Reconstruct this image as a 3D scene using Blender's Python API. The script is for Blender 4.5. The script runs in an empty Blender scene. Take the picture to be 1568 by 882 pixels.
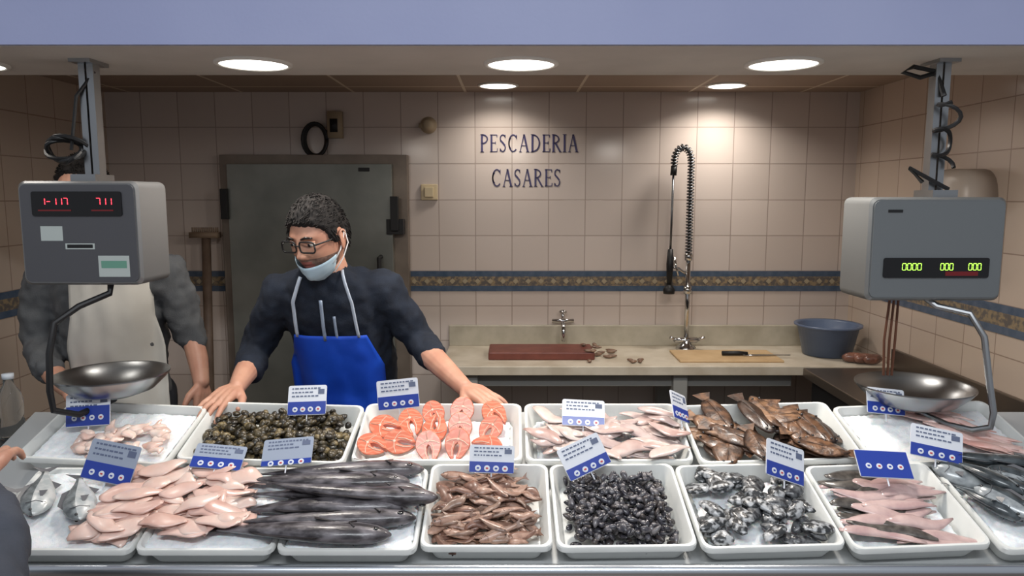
import bpy, math, random
from mathutils import Matrix, Vector, noise
random.seed(7)
R=random.Random(11)
def lin(c):
    c=c/255.0
    return c/12.92 if c<=0.04045 else ((c+0.055)/1.055)**2.4
def C(r,g,b): return (lin(r),lin(g),lin(b),1)
# ---------------------------------------------------------------- materials
MATS={}
def mat(name,col,rough=.5,metal=0,col2=None,nscale=20,bump=0,bscale=None,coat=0,trans=0,emit=None,estr=0,sss=0,contrast=(.35,.65),stretch=None):
    if name in MATS: return MATS[name]
    m=bpy.data.materials.new(name); m.use_nodes=True
    nt=m.node_tree; b=nt.nodes['Principled BSDF']
    b.inputs['Base Color'].default_value=col
    b.inputs['Roughness'].default_value=rough
    b.inputs['Metallic'].default_value=metal
    b.inputs['Coat Weight'].default_value=coat
    b.inputs['Coat Roughness'].default_value=.15
    b.inputs['Transmission Weight'].default_value=trans
    if sss:
        b.inputs['Subsurface Weight'].default_value=sss
        b.inputs['Subsurface Radius'].default_value=(.01,.004,.003)
        b.inputs['Subsurface Scale'].default_value=1
    if emit:
        b.inputs['Emission Color'].default_value=emit
        b.inputs['Emission Strength'].default_value=estr
    tc=nt.nodes.new('ShaderNodeTexCoord')
    vec=tc.outputs['Object']
    if stretch:
        mp=nt.nodes.new('ShaderNodeMapping'); mp.inputs['Scale'].default_value=stretch
        nt.links.new(vec,mp.inputs[0]); vec=mp.outputs[0]
    if col2:
        n=nt.nodes.new('ShaderNodeTexNoise'); n.inputs['Scale'].default_value=nscale; n.inputs['Detail'].default_value=4
        nt.links.new(vec,n.inputs['Vector'])
        r=nt.nodes.new('ShaderNodeValToRGB'); r.color_ramp.elements[0].position=contrast[0]; r.color_ramp.elements[1].position=contrast[1]
        r.color_ramp.elements[0].color=col; r.color_ramp.elements[1].color=col2
        nt.links.new(n.outputs['Fac'],r.inputs[0]); nt.links.new(r.outputs[0],b.inputs['Base Color'])
    if bump:
        n2=nt.nodes.new('ShaderNodeTexNoise'); n2.inputs['Scale'].default_value=bscale or nscale*3; n2.inputs['Detail'].default_value=3
        nt.links.new(vec,n2.inputs['Vector'])
        bp=nt.nodes.new('ShaderNodeBump'); bp.inputs['Strength'].default_value=bump; bp.inputs['Distance'].default_value=.004
        nt.links.new(n2.outputs['Fac'],bp.inputs['Height']); nt.links.new(bp.outputs[0],b.inputs['Normal'])
    MATS[name]=m; return m
def tile_mat(name,ax,c1,c2,cm,w=.2,h=.195,z0=1.21,rough=.16,mortar=.0022,offs=0.0,x0=0.0,dirt=None):
    m=bpy.data.materials.new(name); m.use_nodes=True; nt=m.node_tree; b=nt.nodes['Principled BSDF']
    g=nt.nodes.new('ShaderNodeNewGeometry'); s=nt.nodes.new('ShaderNodeSeparateXYZ'); nt.links.new(g.outputs['Position'],s.inputs[0])
    cb=nt.nodes.new('ShaderNodeCombineXYZ')
    ad=nt.nodes.new('ShaderNodeMath'); ad.inputs[1].default_value=20*w+x0; nt.links.new(s.outputs[ax[0]],ad.inputs[0])
    sb=nt.nodes.new('ShaderNodeMath'); sb.inputs[1].default_value=-z0+20*h; nt.links.new(s.outputs[ax[1]],sb.inputs[0])
    nt.links.new(ad.outputs[0],cb.inputs[0]); nt.links.new(sb.outputs[0],cb.inputs[1])
    br=nt.nodes.new('ShaderNodeTexBrick'); br.offset=offs; br.squash=1
    br.inputs['Scale'].default_value=1; br.inputs['Brick Width'].default_value=w; br.inputs['Row Height'].default_value=h
    br.inputs['Mortar Size'].default_value=mortar; br.inputs['Mortar Smooth'].default_value=.2
    br.inputs['Color1'].default_value=c1; br.inputs['Color2'].default_value=c2; br.inputs['Mortar'].default_value=cm
    nt.links.new(cb.outputs[0],br.inputs['Vector'])
    nt.links.new(br.outputs['Color'],b.inputs['Base Color'])
    b.inputs['Roughness'].default_value=rough
    bp=nt.nodes.new('ShaderNodeBump'); bp.inputs['Strength'].default_value=.5; bp.inputs['Distance'].default_value=.002; bp.invert=True
    nt.links.new(br.outputs['Fac'],bp.inputs['Height']); nt.links.new(bp.outputs[0],b.inputs['Normal'])
    MATS[name]=m; return m
# ---------------------------------------------------------------- mesh builder
I4=Matrix.Identity(4)
def T(x,y,z): return Matrix.Translation((x,y,z))
def Rx(a): return Matrix.Rotation(math.radians(a),4,'X')
def Ry(a): return Matrix.Rotation(math.radians(a),4,'Y')
def Rz(a): return Matrix.Rotation(math.radians(a),4,'Z')
def S(x,y,z): return Matrix.Diagonal((x,y,z,1))
def frame(d,up=Vector((0,0,1))):
    d=Vector(d).normalized()
    if abs(d.dot(up))>.98: up=Vector((0,1,0))
    x=up.cross(d).normalized(); y=d.cross(x)
    return x,y,d
class MB:
    def __init__(s): s.v=[];s.f=[];s.m=[]
    def add(s,vs,fs,mi=0,M=I4):
        o=len(s.v); s.v+=[M@Vector(v) for v in vs]
        for k,f in enumerate(fs):
            s.f.append([i+o for i in f]); s.m.append(mi[k] if isinstance(mi,list) else mi)
    def box(s,sx,sy,sz,M=I4,mi=0):
        a,b,c=sx/2,sy/2,sz/2
        vs=[(x,y,z) for x in(-a,a) for y in(-b,b) for z in(-c,c)]
        s.add(vs,[(0,1,3,2),(4,6,7,5),(0,4,5,1),(2,3,7,6),(0,2,6,4),(1,5,7,3)],mi,M)
    def bb(s,x0,x1,y0,y1,z0,z1,mi=0,M=I4):
        s.box(abs(x1-x0),abs(y1-y0),abs(z1-z0),M@T((x0+x1)/2,(y0+y1)/2,(z0+z1)/2),mi)
    def loft(s,rings,mi=0,M=I4,cap=True,close=True,fm=None):
        n=len(rings[0]); vs=[p for r in rings for p in r]; fs=[];ms=[]
        for i in range(len(rings)-1):
            for j in range(n if close else n-1):
                k=(j+1)%n; fs.append((i*n+j,i*n+k,(i+1)*n+k,(i+1)*n+j)); ms.append(fm(i,j) if fm else mi)
        if cap:
            fs.append(tuple(range(n))[::-1]); ms.append(fm(0,0) if fm else mi)
            fs.append(tuple(range((len(rings)-1)*n,len(rings)*n))); ms.append(fm(len(rings)-2,0) if fm else mi)
        s.add(vs,fs,ms,M)
    def ell(s,M,seg=12,rings=8,mi=0,fn=None):
        rs=[]
        for i in range(rings+1):
            a=math.pi*i/rings; a=min(max(a,.03),math.pi-.03)
            rs.append([(math.sin(a)*math.cos(t),math.sin(a)*math.sin(t),math.cos(a)) for t in [2*math.pi*j/seg for j in range(seg)]])
        if fn: rs=[[fn(p) for p in r] for r in rs]
        s.loft(rs[::-1],mi,M)
    def tube(s,pts,rad,seg=8,mi=0,M=I4,flat=1.0,round_ends=False):
        pts=[Vector(p) for p in pts]; n=len(pts)
        if not isinstance(rad,(list,tuple)): rad=[rad]*n
        rs=[]; px=None
        for i,p in enumerate(pts):
            d=(pts[min(i+1,n-1)]-pts[max(i-1,0)])
            if d.length<1e-9: d=Vector((0,0,1))
            d.normalize()
            if px is None: x,y,_=frame(d)
            else:
                x=(px-d*px.dot(d)); x.normalize(); y=d.cross(x)
            px=x
            rs.append([p+(x*math.cos(a)+y*math.sin(a)*flat)*rad[i] for a in [2*math.pi*j/seg for j in range(seg)]])
        s.loft(rs,mi,M)
        if round_ends:
            for i in(0,n-1): s.ell(M@T(*pts[i])@S(rad[i],rad[i],rad[i]),seg,6,mi)
    def caps(s,pts,rad,seg=12,mi=0):
        for i in range(len(pts)-1):
            s.tube([pts[i],pts[i+1]],[rad[i],rad[i+1]],seg,mi)
        for p,r in zip(pts,rad): s.ell(T(*p)@S(r,r,r),seg,8,mi)
    def lathe(s,prof,seg=32,M=I4,mi=0,cap=False):
        s.loft([[(r*math.cos(2*math.pi*j/seg),r*math.sin(2*math.pi*j/seg),z) for j in range(seg)] for r,z in prof],mi,M,cap=cap)
    def build(s,name,mats,smooth=True,bevel=0,parent=None,auto=None):
        me=bpy.data.meshes.new(name)
        if s.v:
            lo=Vector([min(v[i] for v in s.v) for i in range(3)]); hi=Vector([max(v[i] for v in s.v) for i in range(3)])
            c=(lo+hi)/2
        else: c=Vector()
        me.from_pydata([v-c for v in s.v],[],s.f); me.update()
        for m in mats: me.materials.append(m)
        me.polygons.foreach_set('material_index',s.m)
        me.polygons.foreach_set('use_smooth',[smooth]*len(s.f))
        o=bpy.data.objects.new(name,me); o.location=c; bpy.context.scene.collection.objects.link(o)
        if auto is not None:
            me.set_sharp_from_angle(angle=math.radians(auto))
        if bevel:
            b=o.modifiers.new('b','BEVEL'); b.width=bevel; b.segments=2; b.limit_method='ANGLE'
        if parent: o.parent=parent
        return o
def empty(name,loc=(0,0,0)):
    e=bpy.data.objects.new(name,None); e.empty_display_size=.1; e.location=loc
    bpy.context.scene.collection.objects.link(e); bpy.context.view_layer.update(); return e
def kid(o,p):
    o.parent=p; o.matrix_parent_inverse=Matrix.Translation(p.location).inverted()
def rrect(w,h,r,z,n=4):
    pts=[]
    for cx,cy,a0 in((w/2-r,h/2-r,0),(-w/2+r,h/2-r,90),(-w/2+r,-h/2+r,180),(w/2-r,-h/2+r,270)):
        for i in range(n+1):
            a=math.radians(a0+90*i/n); pts.append((cx+r*math.cos(a),cy+r*math.sin(a),z))
    return pts
# ---------------------------------------------------------------- common materials
steel=mat('steel',C(170,170,168),.32,1,bump=.05,bscale=40)
dsteel=mat('steel_dark',C(120,122,125),.38,1)
white_pl=mat('white_plastic',C(234,235,231),.35,0,C(221,222,218),12,contrast=(.3,.8))
ice=mat('ice',C(248,250,252),.4,0,C(236,241,245),90,bump=.3,bscale=260,coat=.1,sss=.3)
black=mat('black_rubber',C(22,22,24),.5)
dark=mat('dark',C(30,30,32),.6)
chrome=mat('chrome',C(200,200,200),.15,1)
# ---------------------------------------------------------------- room
YB=4.05; XL=-2.19; XR=1.87; ZC=2.175; ZS=2.0; YF=1.94; YSB=2.39
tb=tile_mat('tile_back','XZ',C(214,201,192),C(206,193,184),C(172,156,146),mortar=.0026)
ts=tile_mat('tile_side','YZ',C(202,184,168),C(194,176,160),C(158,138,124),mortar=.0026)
def simple(name,x0,x1,y0,y1,z0,z1,m,bevel=0):
    b=MB(); b.bb(x0,x1,y0,y1,z0,z1); return b.build(name,[m],smooth=False,bevel=bevel)
simple('wall_back',XL-.1,XR+.1,YB,YB+.1,0,ZC+.1,tb)
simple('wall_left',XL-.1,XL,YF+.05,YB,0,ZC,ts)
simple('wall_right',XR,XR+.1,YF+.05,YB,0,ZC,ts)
floor_m=tile_mat('floor_tiles','XY',C(120,108,98),C(112,100,90),C(70,62,56),w=.3,h=.3,rough=.35)
simple('floor',-5,5,-4,YB+.1,-.1,0,floor_m)
cm=tile_mat('ceiling_panels','XY',C(162,142,126),C(154,134,119),C(212,198,180),w=.6,h=.6,z0=.25,rough=.7,mortar=.008,x0=.25)
simple('ceiling',XL-.1,XR+.1,YSB,YB+.1,ZC,ZC+.06,cm)
sof=mat('soffit_paint',C(214,208,200),.6,0,C(202,196,188),4)
fas=mat('fascia_paint',C(168,175,210),.6,0,C(161,168,205),2,bump=.1,bscale=90)
b=MB(); b.bb(-5,5,YF,YSB,ZS,3.2,0); b.bb(-5,5,YF-.012,YF,ZS+.002,3.2,1)
b.build('wall_fascia',[sof,fas],smooth=False)
# decorative tile band
blue=mat('band_blue',C(66,84,106),.25,0,C(86,100,120),25)
mos=mat('band_mosaic',C(150,132,104),.3,0,C(98,92,88),45,contrast=(.42,.55))
b=MB()
for (z0,z1,mi) in((1.098,1.128,0),(1.128,1.18,1),(1.18,1.21,0)):
    b.bb(XL,XR,YB-.004,YB,z0,z1,mi); b.bb(XR-.004,XR,YF+.1,YB,z0,z1,mi); b.bb(XL,XL+.004,YF+.1,YB,z0,z1,mi)
for k in range(60):
    x=XL+.04+k*.07
    if x<XR-.03: b.box(.022,.003,.022,T(x,YB-.005,1.154)@Ry(45),2)
b.build('trim_1',[blue,mos,mat('band_cream',C(170,157,132),.3)],smooth=False)
# ---------------------------------------------------------------- downlights
lens_m=mat('lamp_lens',C(255,250,240),.4,emit=(1,.96,.89,1),estr=5)
ringm=mat('lamp_ring',C(235,232,225),.4)
def downlight(x,y,z,r,power,col=(1,.925,.84),spread=180):
    e=empty('ceiling_downlight',(x,y,z))
    b=MB(); b.lathe([(r+.008,0),(r+.008,-.005),(r-.004,-.008),(r-.006,-.003)],40,T(x,y,z),0)
    b.loft([[(r*.97*math.cos(a*math.pi/20),r*.97*math.sin(a*math.pi/20),zz) for a in range(40)] for zz in(-.0045,-.001)],1,T(x,y,z))
    o=b.build('lens_and_ring',[ringm,lens_m]); kid(o,e)
    l=bpy.data.lights.new('lamp','AREA'); l.shape='DISK'; l.size=r*1.9; l.energy=power; l.color=col; l.spread=math.radians(spread)
    lo=bpy.data.objects.new('lamp',l); lo.location=(x,y,z-.012); bpy.context.scene.collection.objects.link(lo); kid(lo,e)
for x,pw in((-1.57,.6),(-.743,5.5),(.026,9),(.78,9)): downlight(x,2.18,ZS,.1,pw)
downlight(-.07,3.80,ZC,.095,2.3,spread=140); downlight(1.08,3.80,ZC,.095,4.2,spread=140)
e=empty('hall_ceiling_lamp',(0,-.6,3.3))
b=MB(); b.bb(-1.2,1.2,-.75,-.45,3.3,3.36); o=b.build('housing',[ringm],False); kid(o,e)
l=bpy.data.lights.new('lamp','AREA'); l.shape='RECTANGLE'; l.size=2.3; l.size_y=.25; l.energy=84; l.color=(.92,.96,1)
lo=bpy.data.objects.new('lamp',l); lo.location=(0,-.6,3.29); bpy.context.scene.collection.objects.link(lo); kid(lo,e)
w=bpy.data.worlds.new('w'); bpy.context.scene.world=w; w.use_nodes=True
w.node_tree.nodes['Background'].inputs[0].default_value=(.74,.78,.85,1); w.node_tree.nodes['Background'].inputs[1].default_value=.46
# ---------------------------------------------------------------- cold room door
b=MB(); YD=YB-.006
b.bb(-1.56,-.56,YD-.07,YD,0,1.84,0)
b.bb(-1.505,-.635,YD-.12,YD-.07,.04,1.79,1)
b.bb(-1.535,-1.50,YD-.15,YD-.07,1.5,1.66,2)
b.bb(-.665,-.575,YD-.14,YD-.07,1.42,1.5,2); b.bb(-.64,-.60,YD-.16,YD-.12,1.44,1.62,2)
b.tube([(-.70,YD-.12,1.05),(-.70,YD-.18,1.05),(-.70,YD-.18,1.3),(-.70,YD-.12,1.3)],.012,8,2)
b.box(.06,.004,.02,T(-.78,YD-.121,1.76),2)
b.build('door_1',[mat('door_frame_steel',C(140,128,116),.42,.4,C(120,108,98),6),mat('door_leaf_steel',C(144,145,138),.38,.6,C(120,122,116),3,bump=.1,bscale=8),dark],smooth=False,bevel=.006)
# broom upside down
b=MB(); b.tube([(-1.64,3.86,0.0),(-1.64,3.95,1.41)],.024,10,0); b.bb(-1.72,-1.57,3.92,3.98,1.40,1.43,1)
for k in range(14): b.tube([(-1.712+k*.0104,3.95,1.43),(-1.712+k*.0104,3.95,1.455)],.004,5,1)
b.build('broom',[mat('old_wood',C(116,98,84),.6,0,C(92,74,62),10),mat('broom_head',C(138,118,98),.7)])
# ---------------------------------------------------------------- wall fittings
b=MB()
b.bb(-.985,-.91,YB-.05,YB,1.93,2.07,0); b.bb(-.97,-.93,YB-.058,YB-.05,1.96,2.03,1)
for k in range(3):
    pts=[(-1.055+(.055+.006*k)*math.cos(a),YB-.03-.008*k,1.92+(.08+.004*k)*math.sin(a)) for a in [i*math.pi/12 for i in range(25)]]
    b.tube(pts,.008,6,1)
b.tube([(-1.01,YB-.03,1.95),(-.97,YB-.04,1.98),(-.95,YB-.055,2.0)],.007,6,1)
b.build('junction_box',[mat('beige_plastic',C(176,158,132),.5),black])
b=MB(); b.lathe([(.0,-.05),(.02,-.05),(.03,-.04),(.032,-.02),(.045,-.01),(.045,0)],20,T(-.45,YB,2.0)@Rx(90)@S(1,1,-1),0)
b.bb(-.50,-.47,YB-.03,YB,1.985,2.01,0)
b.build('smoke_detector',[MATS['beige_plastic']])
b=MB(); b.bb(-.495,-.405,YB-.02,YB,1.6,1.685,0); b.bb(-.475,-.425,YB-.035,YB-.02,1.615,1.67,0)
b.build('wall_switch',[mat('switch_cream',C(214,196,160),.4)],False,.004)
# sign lettering (serif capitals)
def lettering(name,text,xc,zc,width,H,m):
    th,tn=.15,.055
    def arc(cx,cy,rx,ry,a0,a1,n=14): return [(cx+rx*math.cos(math.radians(a0+(a1-a0)*i/n)),cy+ry*math.sin(math.radians(a0+(a1-a0)*i/n))) for i in range(n+1)]
    G={'P':(.62,[([(.14,0),(.14,1)],th),(arc(.16,.74,.40,.25,90,-90),.1),([(.02,0),(.28,0)],tn),([(.02,1),(.2,1)],tn)]),
       'E':(.62,[([(.14,0),(.14,1)],th),([(.02,.98),(.56,.98)],tn),([(.14,.52),(.45,.52)],tn),([(.02,.02),(.58,.02)],tn),([(.56,.98),(.56,.84)],tn),([(.58,.02),(.6,.2)],tn),([(.45,.6),(.45,.44)],tn)]),
       'S':(.56,[(arc(.28,.76,.2,.22,30,210),.09),([(.11,.66),(.28,.52),(.44,.36)],th*.9),(arc(.27,.25,.2,.23,20,-160),.09),([(.46,.98),(.46,.8)],tn),([(.07,.2),(.07,.02)],tn)]),
       'C':(.74,[(arc(.40,.5,.33,.48,45,315,20),.1),(arc(.36,.5,.29,.36,120,240,10),.1),([(.66,.98),(.66,.74)],tn)]),
       'A':(.78,[([(.08,0),(.38,1)],tn*1.2),([(.38,1),(.68,0)],th),([(.2,.36),(.55,.36)],tn),([(0,0),(.2,0)],tn),([(.55,0),(.8,0)],tn)]),
       'D':(.78,[([(.14,0),(.14,1)],th),(arc(.16,.5,.52,.48,90,-90,20),.11),([(.02,.0),(.2,.0)],tn),([(.02,1),(.2,1)],tn)]),
       'R':(.74,[([(.14,0),(.14,1)],th),(arc(.16,.74,.38,.24,90,-90),.1),([(.3,.5),(.66,0)],th*.9),([(.02,0),(.28,0)],tn),([(.02,1),(.2,1)],tn),([(.58,0),(.76,0)],tn)]),
       'I':(.3,[([(.14,0),(.14,1)],th),([(.0,0),(.28,0)],tn),([(.0,1),(.28,1)],tn)])}
    tot=sum(G[c][0]+.12 for c in text)-.12; kx=width/tot; x=xc-width/2; b=MB()
    for c in text:
        wd,st=G[c]
        for pts,t in st:
            for (ax,az),(bx,bz) in zip(pts[:-1],pts[1:]):
                p=Vector((x+ax*kx,0,zc+(az-.5)*H)); q=Vector((x+bx*kx,0,zc+(bz-.5)*H)); d=q-p
                b.box(d.length+t*kx*.15,.003,t*kx,T((p.x+q.x)/2,YB-.0015,(p.z+q.z)/2)@Ry(-math.degrees(math.atan2(d.z,d.x))),0)
        x+=(wd+.12)*kx
    b.build(name,[m],False)
ink=mat('sign_ink',C(70,66,106),.4)
lettering('wall_lettering','PESCADERIA',.093,1.905,.53,.092,ink)
lettering('wall_lettering','CASARES',.078,1.72,.375,.092,ink)
# ---------------------------------------------------------------- back worktop
WZ=.795; XW=XR-.006; YW=YB-.006
wt=mat('worktop',C(208,198,180),.45,0,C(188,176,156),8)
b=MB(); b.bb(-.35,XW,3.52,YW,WZ-.045,WZ,0); b.bb(-.35,XW,YW-.02,YW,WZ,WZ+.115,1)
for x in(-.24,.80): b.bb(x,x+.07,3.56,3.63,0,WZ-.045,2); b.bb(x,x+.07,3.95,4.02,0,WZ-.045,2)
b.bb(-.3,1.4,3.60,3.62,WZ-.12,WZ-.045,2)
b.bb(-.3,1.4,3.6,4.02,.25,.28,3)
b.build('worktop_counter',[wt,mat('splash',C(184,176,158),.4,0,C(166,158,140),10),mat('leg_metal',C(160,160,156),.4,.2),dsteel],False,.004)
b=MB(); b.bb(1.42,XW,2.45,3.515,WZ-.05,WZ-.005,0); b.bb(XW-.02,XW,2.45,3.515,WZ-.005,WZ+.09,0)
b.bb(1.46,1.84,2.5,3.0,0,WZ-.05,1); b.bb(1.46,1.84,3.05,3.5,0,WZ-.05,1)
b.build('side_sink_counter',[mat('sidesteel',C(120,110,100),.35,.8),dark],False,.004)
b=MB(); b.bb(-.12,.42,3.66,3.88,WZ,WZ+.04,0)
b.build('red_cutting_board',[mat('redboard',C(122,66,54),.5,0,C(104,52,42),14)],False,.006)
b=MB(); b.bb(.84,1.36,3.60,3.86,WZ,WZ+.012,0)
b.build('wooden_cutting_board',[mat('lightboard',C(206,176,134),.5,0,C(190,158,116),8)],False,.004)
b=MB(); b.loft([[(1.19+x,3.71+y*(1-.8*max(0,x-.05)/.2),WZ+.0135+z) for y,z in((-.014,.0),(.014,0),(.014,.004),(-.014,.004))] for x in(0,.05,.12,.2,.24)],0)
b.tube([(1.21,3.71,WZ+.024),(1.16,3.71,WZ+.026),(1.08,3.715,WZ+.025)],[.009,.012,.012],8,1)
b.build('fish_knife',[chrome,black])
b=MB(); b.lathe([(.0,.004),(.12,.004),(.152,.15),(.168,.155),(.168,.165),(.152,.163),(.146,.155),(.113,.012),(0,.012)],36,T(1.655,3.80,WZ),0)
b.build('plastic_basin',[mat('basin_blue',C(86,100,126),.35,0,C(96,110,134),6)])
fishscrap=mat('fish_scrap',C(150,120,98),.35,0,C(96,70,56),30,coat=.4)
b=MB()
for k in range(14):
    x=R.uniform(.36,.53); y=R.uniform(3.60,3.86)
    z=WZ+(.05 if x<.44 and y>3.64 else .01)
    b.ell(T(x,y,z)@Rz(R.uniform(0,180))@S(R.uniform(.02,.04),.012,.008),8,6,0)
for k in range(5): b.ell(T(.62+R.uniform(-.03,.03),3.62+R.uniform(-.03,.03),WZ+.009)@Rz(R.uniform(0,180))@S(.02,.01,.008),8,6,0)
b.build('fish_scraps',[fishscrap])
b=MB()
for k in range(5): b.ell(T(1.70+.02*k,3.60-.01*k,WZ+.028)@Rz(R.uniform(-50,50))@S(.055,.026,.026),10,8,0)
b.build('fish_offcuts',[mat('offcut',C(140,94,76),.35,0,C(90,60,50),20,coat=.3)])
b=MB(); b.tube([(.28,YB-.03,.93),(.28,YB-.09,.93),(.28,YB-.12,.90),(.28,YB-.12,.84)],.012,8,0); b.tube([(.22,YB-.05,.94),(.34,YB-.05,.94)],.011,8,0)
b.tube([(.28,YB-.05,.94),(.28,YB-.05,.985)],.009,8,0); b.ell(T(.28,YB-.05,.99)@S(.022,.022,.012),10,6,0)
b.build('wall_tap',[chrome])
# pre-rinse spray faucet
b=MB(); fx,fy=.945,3.93
b.lathe([(.0,0),(.055,0),(.055,.012),(.03,.03),(.022,.05),(0,.05)],20,T(fx,fy,WZ),0)
b.tube([(fx-.06,fy,WZ+.05),(fx+.06,fy,WZ+.05)],.016,8,0)
b.tube([(fx-.06,fy,WZ+.05),(fx-.09,fy-.03,WZ+.07)],.01,8,0); b.tube([(fx+.06,fy,WZ+.05),(fx+.09,fy-.03,WZ+.07)],.01,8,0)
b.tube([(fx,fy,WZ+.03),(fx,fy,1.30)],.013,10,0)
b.lathe([(.0,0),(.022,0),(.022,.04),(0,.04)],14,T(fx,fy,1.10),0)
b.lathe([(.0,0),(.02,0),(.024,.03),(0,.05)],14,T(fx,fy,1.28),0)
path=[Vector((fx,fy,1.30+.5*i/14)) for i in range(15)]
rr=.045
path+=[Vector((fx-rr+rr*math.cos(a),fy,1.80+.075*math.sin(a))) for a in [math.pi*i/12 for i in range(1,13)]]
path+=[Vector((fx-2*rr,fy,1.78))]
b.tube(path,.008,8,2)
def resample(p,n):
    L=[0]
    for i in range(len(p)-1): L.append(L[-1]+(p[i+1]-p[i]).length)
    out=[];j=0
    for k in range(n):
        s=L[-1]*k/(n-1)
        while j<len(p)-2 and L[j+1]<s: j+=1
        t=(s-L[j])/max(1e-9,L[j+1]-L[j]); out.append(p[j].lerp(p[j+1],min(1,t)))
    return out
turns=44; N=turns*10; rp=resample(path,N); hp=[]
for i,p in enumerate(rp):
    d=(rp[min(i+1,N-1)]-rp[max(i-1,0)]).normalized(); yv=Vector((0,1,0)); xv=yv.cross(d)
    a=2*math.pi*i/10; hp.append(p+(xv*math.cos(a)+yv*math.sin(a))*.0165)
b.tube(hp,.0042,5,1)
b.tube([(fx-2*rr,fy,1.78),(fx-2*rr-.003,fy,1.73)],.017,10,2)
b.tube([(fx-2*rr-.003,fy,1.73),(fx-2*rr-.008,fy,1.33)],.006,8,1)
b.tube([(fx-2*rr-.008,fy,1.34),(fx-2*rr-.008,fy,1.26),(fx-2*rr-.01,fy,1.14)],[.014,.02,.013],10,2)
b.tube([(fx-2*rr+.01,fy-.02,1.30),(fx-2*rr+.03,fy-.03,1.2)],.006,6,0)
b.lathe([(.0,0),(.03,0),(.033,.02),(.015,.05),(0,.05)],14,T(fx-2*rr-.01,fy,1.10),2)
b.tube([(fx,fy,1.20),(fx-.05,fy,1.235),(fx-2*rr-.008,fy,1.25)],.008,8,0)
b.build('spray_faucet',[chrome,dsteel,black])
# towel dispenser on right wall
b=MB()
rs=[]
for x in(-.001,-.10,-.13):
    k=1 if x>-.11 else .8
    rs.append([(XR+x,3.0+.15*k*math.copysign(abs(math.cos(a))**.6,math.cos(a)),1.56+.17*k*math.copysign(abs(math.sin(a))**.6,math.sin(a))) for a in [2*math.pi*i/28 for i in range(28)]])
b.loft(rs,0); b.bb(XR-.11,XR-.02,2.93,3.07,1.375,1.40,1)
b.build('paper_towel_dispenser',[mat('dispenser_white',C(196,184,172),.35),dark])
b=MB()
b.lathe([(0,.0),(.09,.0),(.11,.05),(.105,.05),(.085,.006),(0,.006)],24,T(1.66,2.72,WZ-.004),0)
b.tube([(1.57,2.66,WZ+.04),(1.48,2.58,WZ+.06)],.01,8,0)
b.build('frying_pan',[black])
# ---------------------------------------------------------------- display counter
th=math.atan2(.189,.547)
ey=Vector((0,math.cos(th),math.sin(th))); en=Vector((0,-math.sin(th),math.cos(th)))
O=Vector((0,2.141,1.011))
MC=Matrix(((1,0,0,0),(0,ey.y,en.y,O.y),(0,ey.z,en.z,O.z),(0,0,0,1)))
def P(u,v,h,yaw=0,pitch=0,roll=0): return MC@T(u,-v,h)@Rz(yaw)@Ry(pitch)@Rx(roll)
b=MB()
b.bb(-1.46,1.62,-.61,.03,-.075,-.0595,3,MC)
f=MC@Vector((0,-.612,-.034)); k=MC@Vector((0,.03,-.075))
b.tube([(-1.46,f.y,f.z),(1.62,f.y,f.z)],.015,20,2)
b.bb(-1.46,1.62,f.y-.006,f.y+.012,.08,f.z-.006,4)
b.bb(-1.46,1.62,k.y-.02,k.y,.08,k.z,1)
for x in(-1.46,1.60):
    b.add([(x,f.y+.02,.08),(x,k.y-.02,.08),(x,k.y-.02,k.z),(x,f.y+.02,f.z),(x+.02,f.y+.02,.08),(x+.02,k.y-.02,.08),(x+.02,k.y-.02,k.z),(x+.02,f.y+.02,f.z)],
      [(0,1,2,3),(7,6,5,4),(0,4,5,1),(1,5,6,2),(2,6,7,3),(3,7,4,0)],1)
b.bb(-1.46,1.62,f.y+.05,k.y-.06,0,.08,1)
b.bb(-1.9,-1.465,1.95,2.25,.86,.90,0); b.bb(-1.88,-1.49,1.98,2.22,0,.86,1)
b.build('fish_display_counter',[dsteel,dark,mat('rail_steel',C(205,210,216),.28,1),mat('counter_top_light',C(190,192,192),.4,.2),mat('front_dark_steel',C(48,50,54),.3,.8)],True,auto=30)
def tray(u0,u1,v0,v1,yaw=0,depth=.058,m=white_pl,name='plastic_fish_tray'):
    w,h=u1-u0,v1-v0; b=MB()
    prof=[(.05,-depth),(.02,-.012),(.0,-.012),(0,.0),(.004,.003),(.016,.003),(.022,-.002),(.052,-depth+.006)]
    b.loft([rrect(w-a,h-a,.022,z) for a,z in prof],0,P((u0+u1)/2,(v0+v1)/2,0,yaw))
    return b.build(name,[m],True,auto=40)
def icebed(u0,u1,v0,v1,h,amp=.0022,yaw=0,drop=.03):
    b=MB(); w,d=u1-u0,v1-v0; nx=max(4,int(w/.0075)); ny=max(4,int(d/.0075)); vs=[];fs=[]
    for j in range(ny+1):
        for i in range(nx+1):
            x=-w/2+w*i/nx; y=-d/2+d*j/ny
            e=min(i,nx-i,j,ny-j); z=h+R.uniform(-amp,amp)+.006*noise.noise(Vector((x*9+u0*7,y*9,0)))
            if e==0: z=h-drop
            vs.append((x+R.uniform(-.002,.002),y+R.uniform(-.002,.002),z))
    for j in range(ny):
        for i in range(nx):
            a=j*(nx+1)+i; fs.append((a,a+1,a+nx+2,a+nx+1))
    b.add(vs,fs,0,P((u0+u1)/2,(v0+v1)/2,0,yaw)); b.build('crushed_ice',[ice])
BV0,BV1=.012,.276; FV0,FV1=.286,.578
backs=[(-1.325,-.905,-4),(-.895,-.44,-2.5),(-.43,.028,0),(.036,.485,0),(.493,.94,2.5),(.95,1.42,4)]
for u0,u1,yw in backs: tray(u0,u1,BV0,BV1,yw)
fr=[(-.212,.094,0),(.100,.425,1),(.431,.765,2),(.772,1.10,3),(1.112,1.5,3)]
for u0,u1,yw in fr: tray(u0,u1,FV0,FV1,yw)
lt=((-1.235,-.868),(-.862,-.545),(-.539,-.218))
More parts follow.
